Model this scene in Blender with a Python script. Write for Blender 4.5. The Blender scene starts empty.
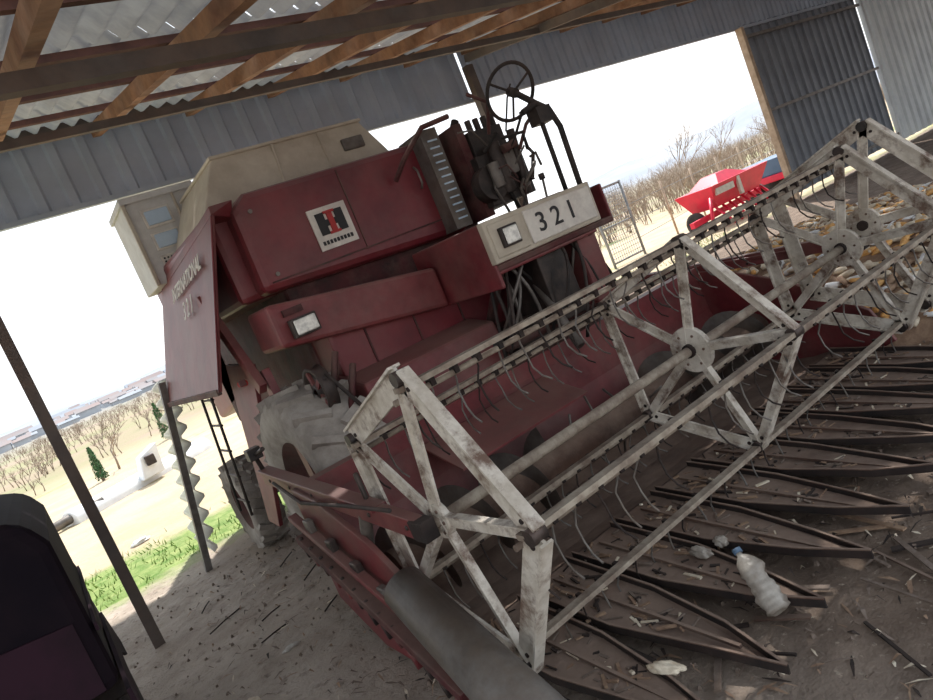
import bpy, bmesh, math, random
from mathutils import Vector, Matrix, noise
random.seed(7)
V=Vector
sc=bpy.context.scene
# ---------------------------------------------------------------- materials
def mat(name, c1, c2=None, dust=None, dust_amt=0.0, scale=6.0, rough=0.7, metal=0.0, bump=0.2, up_dust=0.0, lo=0.4, hi=0.62, bscale=None, dlo=0.42, dhi=0.7, dscale=0.45, trans=0.0, spec=None):
    m=bpy.data.materials.new(name); m.use_nodes=True
    nt=m.node_tree; N=nt.nodes; L=nt.links; N.clear()
    out=N.new('ShaderNodeOutputMaterial'); b=N.new('ShaderNodeBsdfPrincipled'); L.new(b.outputs[0],out.inputs[0])
    tc=N.new('ShaderNodeTexCoord')
    n1=N.new('ShaderNodeTexNoise'); n1.inputs['Scale'].default_value=scale; n1.inputs['Detail'].default_value=8; n1.inputs['Roughness'].default_value=0.65
    L.new(tc.outputs['Object'],n1.inputs['Vector'])
    mr=N.new('ShaderNodeMapRange'); mr.inputs[1].default_value=lo; mr.inputs[2].default_value=hi; L.new(n1.outputs['Fac'],mr.inputs[0])
    mx=N.new('ShaderNodeMix'); mx.data_type='RGBA'; mx.inputs[6].default_value=(*c1,1); mx.inputs[7].default_value=(*(c2 or c1),1)
    L.new(mr.outputs[0],mx.inputs[0]); col=mx.outputs[2]
    if dust:
        n2=N.new('ShaderNodeTexNoise'); n2.inputs['Scale'].default_value=scale*dscale; n2.inputs['Detail'].default_value=10; n2.inputs['Roughness'].default_value=0.7
        L.new(tc.outputs['Object'],n2.inputs['Vector'])
        g=N.new('ShaderNodeNewGeometry'); sx=N.new('ShaderNodeSeparateXYZ'); L.new(g.outputs['Normal'],sx.inputs[0])
        m1=N.new('ShaderNodeMath'); m1.operation='MULTIPLY'; m1.inputs[1].default_value=up_dust; m1.use_clamp=True; L.new(sx.outputs[2],m1.inputs[0])
        r2=N.new('ShaderNodeMapRange'); r2.inputs[1].default_value=dlo; r2.inputs[2].default_value=dhi; r2.inputs[4].default_value=dust_amt; L.new(n2.outputs['Fac'],r2.inputs[0])
        ad=N.new('ShaderNodeMath'); ad.operation='ADD'; ad.use_clamp=True; L.new(m1.outputs[0],ad.inputs[0]); L.new(r2.outputs[0],ad.inputs[1])
        m2=N.new('ShaderNodeMix'); m2.data_type='RGBA'; m2.inputs[7].default_value=(*dust,1); L.new(ad.outputs[0],m2.inputs[0]); L.new(col,m2.inputs[6]); col=m2.outputs[2]
    L.new(col,b.inputs['Base Color'])
    b.inputs['Roughness'].default_value=rough; b.inputs['Metallic'].default_value=metal
    if spec is not None: b.inputs['Specular IOR Level'].default_value=spec
    if bump:
        n3=N.new('ShaderNodeTexNoise'); n3.inputs['Scale'].default_value=bscale or scale*5; n3.inputs['Detail'].default_value=6
        L.new(tc.outputs['Object'],n3.inputs['Vector'])
        bp=N.new('ShaderNodeBump'); bp.inputs['Strength'].default_value=bump; bp.inputs['Distance'].default_value=0.01
        L.new(n3.outputs['Fac'],bp.inputs['Height']); L.new(bp.outputs[0],b.inputs['Normal'])
    if trans:
        tl=N.new('ShaderNodeBsdfTranslucent'); L.new(col,tl.inputs[0]); ms=N.new('ShaderNodeMixShader'); ms.inputs[0].default_value=trans
        L.new(b.outputs[0],ms.inputs[1]);L.new(tl.outputs[0],ms.inputs[2]);L.new(ms.outputs[0],out.inputs[0])
    return m
DUST=(0.27,0.18,0.15)
RED=mat('red_paint',(0.175,0.017,0.026),(0.105,0.011,0.018),DUST,0.28,2.2,0.42,0,0.08,0.3)
RED2=mat('red_paint_faded',(0.20,0.026,0.034),(0.12,0.016,0.022),DUST,0.42,3.5,0.5,0,0.1,0.45)
REDDK=mat('red_paint_grimy',(0.085,0.014,0.017),(0.03,0.012,0.012),DUST,0.4,5.0,0.75,0,0.3,0.45)
CREAM=mat('cream_paint',(0.58,0.53,0.44),(0.47,0.42,0.34),(0.25,0.18,0.13),0.45,4.0,0.6,0,0.1,0.1)
GREYP=mat('pale_grey_paint',(0.66,0.66,0.65),(0.54,0.54,0.53),(0.3,0.25,0.2),0.4,5.0,0.6,0,0.1,0.1)
GREYM=mat('fence_grey',(0.28,0.29,0.30),(0.2,0.2,0.2),None,0,5.0,0.6,0,0)
WHITE=mat('reel_white_paint',(0.70,0.66,0.59),(0.48,0.43,0.36),(0.12,0.06,0.038),0.9,9.0,0.6,0,0.2,0.05,dlo=.49,dhi=.64,dscale=.9)
BATM=mat('reel_bat_paint',(0.42,0.37,0.30),(0.23,0.18,0.14),(0.10,0.06,0.045),0.7,12.0,0.7,0,0.2,0.1)
STEEL=mat('dull_steel',(0.19,0.18,0.17),(0.11,0.098,0.09),(0.2,0.15,0.11),0.5,8.0,0.5,0.4,0.1,0.2)
TRUSS=mat('roof_steel',(0.13,0.11,0.10),(0.09,0.075,0.07),(0.2,0.12,0.08),0.5,4.0,0.8,0.0,0.1,0)
DARK=mat('oily_dark_metal',(0.018,0.017,0.018),(0.04,0.032,0.029),DUST,0.2,10.0,0.5,0.3,0.2,0.25)
BLACK=mat('black_rubber',(0.012,0.012,0.013),(0.025,0.022,0.021),DUST,0.2,9.0,0.8,0,0.3,0.2)
TYRE=mat('dusty_tyre',(0.24,0.215,0.19),(0.40,0.365,0.33),(0.48,0.44,0.40),0.5,7.0,0.95,0,0.5,0.2)
RUST=mat('rusty_steel',(0.115,0.062,0.044),(0.06,0.034,0.027),(0.25,0.18,0.14),0.8,5.0,0.9,0.0,0.5,0.5)
RUSTDK=mat('dark_rust',(0.028,0.016,0.014),(0.014,0.011,0.011),(0.10,0.075,0.06),0.25,8.0,0.8,0.1,0.4,0.2)
WOOD=mat('rafter_timber',(0.30,0.150,0.080),(0.18,0.085,0.047),(0.36,0.25,0.18),0.5,5.0,0.85,0,0.3,0)
POLE=mat('purlin_pole',(0.14,0.06,0.045),(0.09,0.04,0.032),None,0,6.0,0.8,0,0.3,0)
WOODL=mat('pale_timber',(0.50,0.38,0.28),(0.36,0.26,0.18),None,0,6,0.8)
ROOF=mat('fibre_cement_sheet',(0.36,0.37,0.39),(0.24,0.25,0.27),(0.42,0.39,0.36),0.4,2.5,0.9,0,0.3,0,trans=.12)
SHEET=mat('galvanised_sheet',(0.42,0.48,0.57),(0.35,0.405,0.49),(0.36,0.33,0.33),0.3,1.5,0.55,0.0,0.03,0,trans=.10)
SHEETDK=mat('dark_sheet',(0.20,0.225,0.26),(0.15,0.17,0.205),None,0,1.5,0.5,0.0,0.05,trans=.06)
SHEETW=mat('pale_sheet',(0.66,0.69,0.70),(0.56,0.59,0.61),None,0,1.5,0.6,0,0.05,trans=.15)
SHEETV=mat('white_strip_sheet',(0.88,0.87,0.82),(0.78,0.77,0.72),None,0,3,0.6,0,0.05,trans=.6)  # translucency added to brighten the shaded side of the corrugated strip
GLASSB=mat('sky_blue_pane',(0.55,0.68,0.82),(0.45,0.58,0.72),None,0,3,0.15,0,0)  # bluish sky showing in the panes is put into this flat colour
LAMP=mat('lamp_glass',(0.8,0.8,0.75),(0.5,0.5,0.48),None,0,30,0.15,0.2,0.2)
DECW=mat('decal_white',(0.75,0.72,0.66),(0.6,0.57,0.53),(0.3,0.2,0.17),0.2,10,0.6,0,0)
DECK=mat('decal_black',(0.015,0.015,0.018),None,None,0,10,0.6,0,0)
DECR=mat('decal_red',(0.40,0.03,0.03),None,None,0,10,0.6,0,0)
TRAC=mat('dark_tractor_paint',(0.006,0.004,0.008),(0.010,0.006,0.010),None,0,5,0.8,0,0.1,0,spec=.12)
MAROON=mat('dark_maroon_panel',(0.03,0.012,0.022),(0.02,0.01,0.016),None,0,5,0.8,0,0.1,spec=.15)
CORN=mat('corn_kernel',(0.62,0.30,0.08),(0.74,0.46,0.18),None,0,30,0.6)
COB=mat('corn_husk',(0.76,0.68,0.54),(0.56,0.46,0.34),None,0,20,0.8)
COBD=mat('corn_husk_brown',(0.24,0.15,0.10),(0.34,0.23,0.15),None,0,20,0.8)
CLOD=mat('dirt_clods',(0.15,0.11,0.085),(0.22,0.17,0.14),None,0,20,0.95)
PLAST=mat('plastic_white',(0.60,0.56,0.50),(0.42,0.37,0.32),(0.2,0.15,0.12),.4,14,0.25,0,0.3,trans=.35)
WHT=mat('white_enamel',(0.85,0.86,0.86),(0.72,0.73,0.74),None,0,3,0.4,0,0.05)
BARK=mat('bare_twigs',(0.26,0.20,0.15),(0.36,0.28,0.22),None,0,3,0.9,0,0)
LEAF=mat('conifer_green',(0.04,0.11,0.04),(0.07,0.15,0.06),None,0,5,0.9,0,0)
BRIGHTRED=mat('bright_red_paint',(0.75,0.015,0.06),(0.62,0.015,0.05),None,0,3,0.4,0,0)
BLUE=mat('slate_blue_paint',(0.08,0.14,0.22),(0.1,0.16,0.25),None,0,3,0.6,0,0)
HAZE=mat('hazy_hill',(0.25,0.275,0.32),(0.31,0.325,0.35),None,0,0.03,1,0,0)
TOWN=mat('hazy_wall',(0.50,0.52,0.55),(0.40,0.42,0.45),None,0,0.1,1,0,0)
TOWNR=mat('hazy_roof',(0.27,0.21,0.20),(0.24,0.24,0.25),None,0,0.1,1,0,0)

# ---------------------------------------------------------------- mesh builder
class MB:
    def __init__(s): s.bm=bmesh.new(); s.mats=[]
    def mi(s,m):
        if m not in s.mats: s.mats.append(m)
        return s.mats.index(m)
    def face(s,vs,m,smooth=False):
        try: f=s.bm.faces.new(vs)
        except ValueError: return
        f.material_index=s.mi(m); f.smooth=smooth
    def prism(s,pts,off,m):
        off=V(off); a=[s.bm.verts.new(V(p)) for p in pts]; b=[s.bm.verts.new(V(p)+off) for p in pts]
        n=len(a); s.face(a[::-1],m); s.face(b,m)
        for i in range(n): s.face([a[i],a[(i+1)%n],b[(i+1)%n],b[i]],m)
    def hexa(s,b4,t4,m):
        a=[s.bm.verts.new(V(p)) for p in b4]; b=[s.bm.verts.new(V(p)) for p in t4]
        s.face(a[::-1],m); s.face(b,m)
        for i in range(4): s.face([a[i],a[(i+1)%4],b[(i+1)%4],b[i]],m)
    def box(s,x0,x1,y0,y1,z0,z1,m):
        s.hexa([(x0,y0,z0),(x1,y0,z0),(x1,y1,z0),(x0,y1,z0)],[(x0,y0,z1),(x1,y0,z1),(x1,y1,z1),(x0,y1,z1)],m)
    def beam(s,p0,p1,w,h,m,up=(0,0,1)):
        p0=V(p0);p1=V(p1);d=(p1-p0).normalized();up=V(up)
        sd=d.cross(up)
        if sd.length<1e-4: sd=d.cross(V((1,0,0)))
        sd.normalize();u=sd.cross(d).normalized()
        q=[(-1,-1),(1,-1),(1,1),(-1,1)]
        s.hexa([p0+sd*w/2*a+u*h/2*b for a,b in q],[p1+sd*w/2*a+u*h/2*b for a,b in q],m)
    def tube(s,pts,r,m,n=8,closed=False,smooth=True):
        pts=[V(p) for p in pts];k=len(pts);rings=[];prev=None
        for i,p in enumerate(pts):
            if closed: d=pts[(i+1)%k]-pts[i-1]
            else: d=pts[min(i+1,k-1)]-pts[max(i-1,0)]
            d.normalize()
            if prev is None:
                a=d.cross(V((0,0,1)))
                if a.length<1e-3: a=d.cross(V((1,0,0)))
            else:
                a=prev-d*prev.dot(d)
            a.normalize();prev=a;b=d.cross(a)
            rr=r[i] if isinstance(r,(list,tuple)) else r
            rings.append([s.bm.verts.new(p+(a*math.cos(t)+b*math.sin(t))*rr) for t in [2*math.pi*j/n for j in range(n)]])
        for i in range(k if closed else k-1):
            A=rings[i];B=rings[(i+1)%k]
            for j in range(n): s.face([A[j],A[(j+1)%n],B[(j+1)%n],B[j]],m,smooth)
        if not closed: s.face(rings[0][::-1],m); s.face(rings[-1],m)
    def lathe_x(s,c,prof,m,n=40,smooth=True,axis='x'):
        c=V(c);rings=[]
        for i in range(n):
            t=2*math.pi*i/n
            rings.append([s.bm.verts.new(c+V((x,r*math.cos(t),r*math.sin(t)))) for x,r in prof])
        for i in range(n):
            A=rings[i];B=rings[(i+1)%n]
            for j in range(len(prof)-1): s.face([A[j],B[j],B[j+1],A[j+1]],m,smooth)
    def corr(s,o,u,v,wave,amp,nrm,m,trap=False):
        o=V(o);u=V(u);v=V(v);nrm=V(nrm).normalized();Lu=u.length;ud=u/Lu
        xs=[];k=0
        if trap:
            prof=[(0,0),(.55,0),(.65,1),(.90,1),(1.0,0)]
            while k*wave<Lu:
                for a,h in prof[:-1]: xs.append((k*wave+a*wave,h*amp))
                k+=1
        else:
            seg=6;nn=int(Lu/wave*seg)
            xs=[(i*wave/seg,amp*math.sin(2*math.pi*i/seg)) for i in range(nn+1)]
        pa=pb=None
        for x,h in xs:
            if x>Lu: break
            a=s.bm.verts.new(o+ud*x+nrm*h);b=s.bm.verts.new(o+ud*x+nrm*h+v)
            if pa: s.face([pa,a,b,pb],m,not trap)
            pa,pb=a,b
    def done(s,name,parent=None,bevel=0,solid=0,center=True):
        bmesh.ops.recalc_face_normals(s.bm,faces=s.bm.faces)
        me=bpy.data.meshes.new(name); 
        loc=V((0,0,0))
        if center and parent is None:
            xs=[v.co for v in s.bm.verts]
            mn=V((min(p.x for p in xs),min(p.y for p in xs),min(p.z for p in xs)));mx=V((max(p.x for p in xs),max(p.y for p in xs),max(p.z for p in xs)))
            loc=V(((mn.x+mx.x)/2,(mn.y+mx.y)/2,mn.z))
            for v in s.bm.verts: v.co-=loc
        s.bm.to_mesh(me); s.bm.free()
        for m in s.mats: me.materials.append(m)
        o=bpy.data.objects.new(name,me); sc.collection.objects.link(o); o.location=loc
        if parent:
            o.parent=parent; o.matrix_parent_inverse=Matrix.Translation(-parent.location)
        if solid:
            md=o.modifiers.new('s','SOLIDIFY'); md.thickness=solid; md.offset=0
        if bevel:
            md=o.modifiers.new('b','BEVEL'); md.width=bevel; md.segments=2; md.limit_method='ANGLE'; md.angle_limit=0.7
            md.harden_normals=False
        return o
def empty(name,loc):
    e=bpy.data.objects.new(name,None); e.location=loc; sc.collection.objects.link(e); return e
def text(body,size,loc,rot,m,name,parent,ext=0.002,off=0.004):
    cu=bpy.data.curves.new(name,'FONT'); cu.body=body; cu.size=size; cu.extrude=ext; cu.align_x='CENTER'; cu.align_y='CENTER'; cu.offset=off
    o=bpy.data.objects.new(name,cu); sc.collection.objects.link(o)
    me=bpy.data.meshes.new_from_object(o); bpy.data.objects.remove(o)
    o=bpy.data.objects.new(name,me); me.materials.clear(); me.materials.append(m); sc.collection.objects.link(o)
    o.matrix_world=Matrix.Translation(V(loc))@rot
    o.parent=parent; o.matrix_parent_inverse=Matrix.Translation(-parent.location)
    return o

# ================================================================ COMBINE
CH=empty('combine_harvester',(1.5,2.0,0.0))
# ---- upper bodywork
b=MB()
b.box(.22,2.1,1.98,4.15,1.85,2.44,RED)
b.box(.50,2.1,1.98,4.6,.95,1.9,REDDK)
b.hexa([(.5,4.1,1.2),(2.1,4.1,1.2),(2.1,5.3,1.0),(.5,5.3,1.0)],[(.5,4.1,2.40),(2.1,4.1,2.40),(2.1,5.2,1.95),(.5,5.2,1.95)],RED)
b.done('body_shell',CH,bevel=.04)
b=MB()
# engine housing with logo
b.prism([(.33,1.84,1.86),(1.9,1.84,1.78),(1.9,1.84,2.40),(1.78,1.84,2.47),(.46,1.84,2.47),(.34,1.84,2.38)],(0,1.1,0),RED)
b.done('front_housing',CH,bevel=.045)
b=MB()
# shelf cover with headlight
b.prism([(.21,1.58,1.53),(1.34,1.58,1.36),(1.34,1.58,1.63),(.21,1.58,1.79)],(0,.42,0),RED2)
b.done('belt_cover',CH,bevel=.025)
b=MB()
b.box(.52,2.12,1.68,2.05,1.0,1.62,RED)
b.hexa([(.50,1.38,.86),(1.50,1.38,.86),(1.50,1.8,.86),(.50,1.8,.86)],[(.50,1.42,1.17),(1.50,1.42,1.17),(1.50,1.8,1.25),(.50,1.8,1.25)],RED2)
b.box(2.1,2.50,1.45,3.2,1.05,1.78,RED)
b.box(2.12,2.30,1.10,1.6,1.00,1.46,RED2)
b.done('lower_front_panels',CH,bevel=.02)
b=MB()
# panel ribs, seams, handles
for x in (.75,1.1,1.45,1.8): b.box(x,x+.012,1.672,1.69,1.02,1.6,REDDK)
b.box(.52,1.5,1.385,1.395,1.05,1.062,DARK)
for x in (.45,1.78):
    for z in (1.95,2.35): b.tube([(x,1.83,z),(x,1.845,z)],.014,STEEL)
b.box(.40,1.86,1.832,1.845,1.905,1.915,REDDK)
b.box(1.08,1.088,1.834,1.845,1.90,2.44,REDDK)
b.tube([(1.62,1.80,2.15),(1.62,1.77,2.18),(1.62,1.77,2.27),(1.62,1.80,2.3)],.008,STEEL)
b.box(.28,.40,1.55,1.60,1.69,1.73,REDDK)
b.done('panel_trim',CH)
# side panel flared open
b=MB()
FT=V((.2,1.75,2.38));RT=V((.2,3.8,2.28));RB=V((-.1,4.05,1.41));FB=V((-.1,2.08,1.43))
nn=(RT-FT).cross(FB-FT).normalized()
if nn.x>0: nn=-nn
b.prism([FT,RT,RB,FB],-nn*.02,RED2)
b.hexa([(.2,1.75,2.38),(.36,1.9,2.36),(.36,4.1,2.26),(.2,3.8,2.28)],[(.22,1.8,2.44),(.4,1.9,2.46),(.4,4.1,2.44),(.22,3.8,2.34)],RED2)
for t in (.12,.5,.88):
    p=FT.lerp(RT,t);q=FB.lerp(RB,t); b.beam(p-nn*.03,q-nn*.03,.03,.02,RED,up=nn)
b.beam(FB,RB,.03,.04,REDDK)
b.beam(FT+nn*.003,FB+nn*.003,.03,.012,RED,up=nn)
b.done('side_panel',CH,bevel=.006)
d=(FB-FT).normalized()
def decal_rot(xd,yd):
    xd=V(xd).normalized(); zd=xd.cross(V(yd)).normalized(); yd=zd.cross(xd)
    return Matrix((xd,yd,zd)).transposed().to_4x4()
R1=decal_rot(FT-RT,FT-FB)
text('INTERNATIONAL',.14,FT*.60+RT*.40+d*.19+nn*.022,R1,DECW,'side_lettering',CH,off=.003)
text('3 2 1',.17,FT*.64+RT*.36+d*.39+nn*.026,R1,DECW,'side_number',CH,off=.003)
# logo
b=MB()
b.box(.775,1.045,1.826,1.838,1.98,2.245,DECW)
b.box(.815,.872,1.818,1.83,2.07,2.21,DECK);b.box(.948,1.005,1.818,1.83,2.07,2.21,DECK)
b.box(.872,.948,1.818,1.83,2.12,2.16,DECK)
b.box(.892,.928,1.812,1.83,2.08,2.20,DECR);b.box(.872,.948,1.812,1.83,2.198,2.214,DECR);b.box(.872,.948,1.812,1.83,2.066,2.082,DECR)
for k in range(9): b.box(.80+k*.025,.815+k*.025,1.82,1.83,2.01,2.035,DECK)
b.done('maker_plate',CH)
# grain tank
b=MB()
b.hexa([(.30,2.35,2.42),(1.92,2.35,2.42),(1.92,3.45,2.42),(.30,3.45,2.42)],[(.56,2.42,2.85),(1.72,2.42,2.85),(1.72,3.45,2.85),(.56,3.45,2.85)],CREAM)
b.box(.54,1.74,2.40,3.47,2.84,2.865,CREAM)
b.box(1.50,1.68,2.37,2.40,2.65,2.74,STEEL)
b.beam((.95,2.36,2.45),(1.0,2.405,2.84),.02,.02,CREAM);b.beam((1.35,2.36,2.45),(1.36,2.405,2.84),.02,.02,CREAM)
b.done('grain_tank',CH,bevel=.01)
# vent box with panes
b=MB()
b.box(.14,.68,3.5,4.1,2.30,2.97,GREYP)
b.box(.12,.70,3.47,4.13,2.95,3.0,GREYP)
b.box(.24,.46,3.485,3.50,2.73,2.88,DECW);b.box(.26,.44,3.475,3.49,2.75,2.86,GLASSB)
b.box(.24,.46,3.485,3.50,2.55,2.69,DECW);b.box(.26,.44,3.475,3.49,2.565,2.675,GLASSB)
b.box(.24,.46,3.485,3.50,2.33,2.51,DECW)
for i in range(7):
    for j in range(6): b.box(.255+i*.028,.27+i*.028,3.478,3.49,2.345+j*.026,2.36+j*.026,DECK)
b.beam((.14,3.49,2.3),(.14,3.49,2.97),.03,.03,CREAM);b.beam((.52,3.49,2.3),(.52,3.49,2.97),.02,.02,CREAM)
b.done('elevator_head',CH,bevel=.006)
# ---- frames, ladder at left side
b=MB()
b.beam((.1,2.36,2.0),(.1,1.9,1.35),.09,.05,RED2,up=(1,0,0))
b.prism([(.16,2.15,1.5),(.16,2.75,1.55),(-.0,2.85,.4),(.0,2.62,.38)],(.03,0,0),RED2)
b.beam((.16,1.95,1.45),(.16,1.85,.7),.10,.05,RED2,up=(1,0,0))
for p in ((-.05,3.05),(-.05,3.38)):
    b.tube([(p[0]+.1,p[1],1.45),(p[0],p[1],.45)],.012,DARK,6)
for k in range(5):
    z=.55+k*.2; b.tube([(-.04+.1*(z-.45),3.05,z),(-.04+.1*(z-.45),3.38,z)],.01,DARK,6)
b.tube([(.05,2.0,1.42),(.0,1.98,1.43)],.02,DECR,8)
b.box(.0,.04,1.96,2.0,1.41,1.45,REDDK)
b.done('side_frame',CH,bevel=.004)
# ---- pulleys and belts
b=MB()
def pulley(c,r,w,m=DARK):
    b.lathe_x(c,[(-w/2,0.02),(-w/2,r*.3),(-w*.2,r*.35),(-w*.2,r*.8),(-w/2,r*.85),(-w/2,r),(0,r*.9),(w/2,r),(w/2,0.02)],m,28)
    for k in range(5):
        t=2*math.pi*k/5; b.beam((c[0]-w*.3,c[1],c[2]),(c[0]-w*.3,c[1]+r*.85*math.cos(t),c[2]+r*.85*math.sin(t)),.03,.02,RED2,up=(1,0,0))
pulley((.30,1.55,1.23),.15,.07);pulley((.34,1.95,1.0),.24,.07,REDDK);pulley((.42,1.42,1.0),.09,.06)
b.tube([(.30,1.42,1.30),(.34,1.75,1.15)],.012,BLACK);b.tube([(.30,1.5,1.09),(.34,1.75,.85)],.012,BLACK)
b.tube([(.42,1.35,1.05),(.32,1.43,1.32)],.012,BLACK)
for x,y,z in ((.45,1.5,1.4),(.5,1.45,1.3)): b.tube([(x,y,z),(x-.15,y-.05,z-.25)],.02,REDDK)
b.done('drive_pulleys',CH)
# ---- operator platform
b=MB()
b.box(1.37,2.4,1.0,1.86,1.46,1.50,REDDK)
b.box(1.36,1.385,1.0,1.84,1.36,1.76,RED2)
b.box(2.38,2.4,1.0,1.84,1.46,1.72,RED2)
b.box(1.38,2.24,1.015,1.05,1.44,1.755,RED2)
b.box(1.75,2.0,1.1,1.5,1.0,1.46,DARK)
b.beam((1.45,1.1,1.46),(1.6,1.7,1.05),.05,.05,REDDK);b.beam((2.25,1.1,1.46),(2.2,1.6,1.05),.05,.05,REDDK)
b.done('operator_platform',CH,bevel=.01)
b=MB()
b.box(1.355,2.26,.965,1.02,1.505,1.76,CREAM)
b.box(1.38,1.64,.955,.97,1.53,1.735,CREAM)
b.box(1.66,2.235,.955,.97,1.53,1.735,DECW)
b.done('number_panel',CH,bevel=.012)
RF=Matrix.Rotation(math.radians(90),4,'X')
text('3 2 1',.165,(1.90,.952,1.632),RF,DECK,'number_lettering',CH,off=.001)
b=MB()
def rlamp(x,y,z,w,h):
    b.box(x-w/2,x+w/2,y,y+.06,z-h/2,z+h/2,DARK); b.box(x-w/2+.012,x+w/2-.012,y-.012,y,z-h/2+.012,z+h/2-.012,LAMP)
rlamp(.36,1.50,1.61,.16,.11); rlamp(1.50,.925,1.635,.13,.12)
b.done('headlamps',CH,bevel=.015)
# ---- steering
b=MB()
wc=V((2.09,1.15,2.46)); wn=V((.15,.85,.45)).normalized()
ax=wn.cross(V((0,0,1))).normalized(); ay=wn.cross(ax)
b.tube([wc+(ax*math.cos(t)+ay*math.sin(t))*.175 for t in [2*math.pi*i/36 for i in range(36)]],.012,BLACK,8,closed=True)
for t in (math.pi/2,math.pi*7/6,math.pi*11/6): b.tube([wc-wn*.03,wc+(ax*math.cos(t)+ay*math.sin(t))*.175],.008,BLACK,6)
b.tube([wc-wn*.06,wc+wn*.01],.03,BLACK,12)
b.tube([wc-wn*.05,(2.16,1.05,2.33),(2.24,1.04,2.27),(2.29,1.05,2.15),(2.27,1.06,1.5)],.02,BLACK,8)
b.tube([(2.14,1.06,2.34),(2.2,1.1,2.2),(2.2,1.12,1.5)],.016,BLACK,8)
b.tube([(2.05,1.07,2.3),(2.16,1.05,2.33)],.02,BLACK,8)
b.box(2.12,2.24,1.02,1.12,2.20,2.30,DARK)
b.tube([(2.1,1.25,1.5),(2.08,1.15,1.88)],.009,STEEL,6);b.tube([(2.08,1.15,1.88),(2.08,1.15,1.92)],.02,BLACK,8)
b.done('steering_column',CH)
# ---- engine behind the platform
b=MB()
b.box(1.95,2.35,1.55,2.3,1.85,2.2,DARK);b.box(2.0,2.3,1.6,2.2,2.2,2.38,DARK)
for k in range(4): b.tube([(2.05+k*.07,1.62,2.36),(2.05+k*.07,1.62,2.46)],.022,DARK)
b.tube([(1.98,1.5,2.0),(1.98,1.6,2.0)],.12,DARK,20);b.tube([(2.2,1.5,2.1),(2.2,1.56,2.1)],.09,STEEL,20)
b.tube([(2.1,1.52,1.9),(2.1,1.52,2.25)],.05,DARK,14);b.tube([(2.25,1.52,1.85),(2.28,1.5,2.3)],.03,DARK,12)
b.tube([(2.0,1.47,1.95),(2.0,1.47,2.12)],.04,STEEL,14);b.tube([(2.12,1.46,2.18),(2.24,1.46,2.2)],.03,REDDK,12)
random.seed(3)
for k in range(22):
    p=V((random.uniform(1.9,2.35),random.uniform(1.42,1.6),random.uniform(1.85,2.35)));q=p+V((random.uniform(-.2,.2),random.uniform(-.1,.1),random.uniform(-.3,.3)))
    b.tube([p,(p+q)/2+V((random.uniform(-.08,.08),-.06,.05)),q],random.choice((.007,.01,.014)),random.choice((BLACK,BLACK,STEEL,REDDK)),6)
b.tube([(2.2,2.0,2.38),(2.2,2.0,2.50),(2.25,2.0,2.56)],.03,RUSTDK,12)
b.box(1.92,1.99,1.62,1.9,1.8,2.46,REDDK)
b.box(1.70,1.84,1.70,2.0,1.8,2.50,STEEL)
for k in range(12): b.box(1.735,1.815,1.69,1.70,1.86+k*.05,1.872+k*.05,GLASSB)
b.tube([(1.45,1.8,2.25),(1.5,1.68,2.35),(1.68,1.62,2.5),(1.9,1.6,2.52)],.018,REDDK,8)
b.done('engine',CH,bevel=.006)
b=MB()
random.seed(5)
for k in range(20):
    x=random.uniform(1.45,2.3);y=random.uniform(1.05,1.3)
    p=V((x,y,1.44));q=V((x+random.uniform(-.25,.25),y+random.uniform(-.1,.3),random.uniform(.7,1.1)))
    m1=p.lerp(q,.33)+V((random.uniform(-.06,.06),-.06,0));m2=p.lerp(q,.66)+V((random.uniform(-.06,.06),-.06,0))
    pts=[]
    for j in range(9):
        t=j/8; pts.append(p*(1-t)**3+m1*3*t*(1-t)**2+m2*3*t*t*(1-t)+q*t**3)
    b.tube(pts,.011,random.choice((BLACK,BLACK,BLACK,STEEL)),6)
b.box(1.55,2.3,1.35,1.75,.75,1.1,DARK)
b.tube([(1.4,1.25,1.0),(2.5,1.25,1.0)],.035,REDDK,12)
b.tube([(1.7,.95,.85),(1.8,1.3,1.4)],.03,STEEL,12)
b.done('hydraulic_hoses',CH)
# ---- feeder house
b=MB()
b.hexa([(1.0,1.2,.22),(2.0,1.2,.22),(2.0,2.2,.75),(1.0,2.2,.75)],[(1.0,1.2,.75),(2.0,1.2,.75),(2.0,2.2,1.2),(1.0,2.2,1.2)],REDDK)
b.done('feeder_house',CH,bevel=.01)
# ---- wheels
def wheel(name,x0,x1,y,r,lugs):
    global b
    b=MB(); w=x1-x0; cx=(x0+x1)/2; c=(cx,y,r); R=r-.035
    prof=[(-w*.42,r*.52),(-w*.5,r*.62),(-w*.5,r*.84),(-w*.42,R*.97),(-w*.2,R),(w*.2,R),(w*.42,R*.97),(w*.5,r*.84),(w*.5,r*.62),(w*.42,r*.52)]
    b.lathe_x(c,prof,TYRE,48)
    for k in range(lugs):
        for sgn in (-1,1):
            t=2*math.pi*(k+(.5 if sgn>0 else 0))/lugs; t2=t+.16
            p=V((cx+sgn*w*.02,y+(R)*math.cos(t2),r+(R)*math.sin(t2)))
            q=V((cx+sgn*w*.47,y+(R*.97)*math.cos(t),r+(R*.97)*math.sin(t)))
            rad=V((0,math.cos(t),math.sin(t)))
            b.beam(p,q,.045,.06,TYRE,up=rad)
    b.lathe_x(c,[(-w*.42,r*.52),(-w*.38,r*.5),(-w*.2,r*.42),(-w*.1,r*.2),(-w*.22,r*.15),(-w*.22,.01)],REDDK,32)
    b.lathe_x(c,[(w*.42,r*.52),(w*.2,r*.42),(w*.1,r*.2),(w*.2,.01)],REDDK,32)
    b.done(name,CH)
wheel('drive_wheel_1',.05,.47,1.85,.66,20); wheel('drive_wheel_2',2.12,2.5,2.05,.66,20)
wheel('rear_wheel_1',.02,.27,3.75,.40,16); wheel('rear_wheel_2',2.2,2.45,3.75,.40,16)
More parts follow.
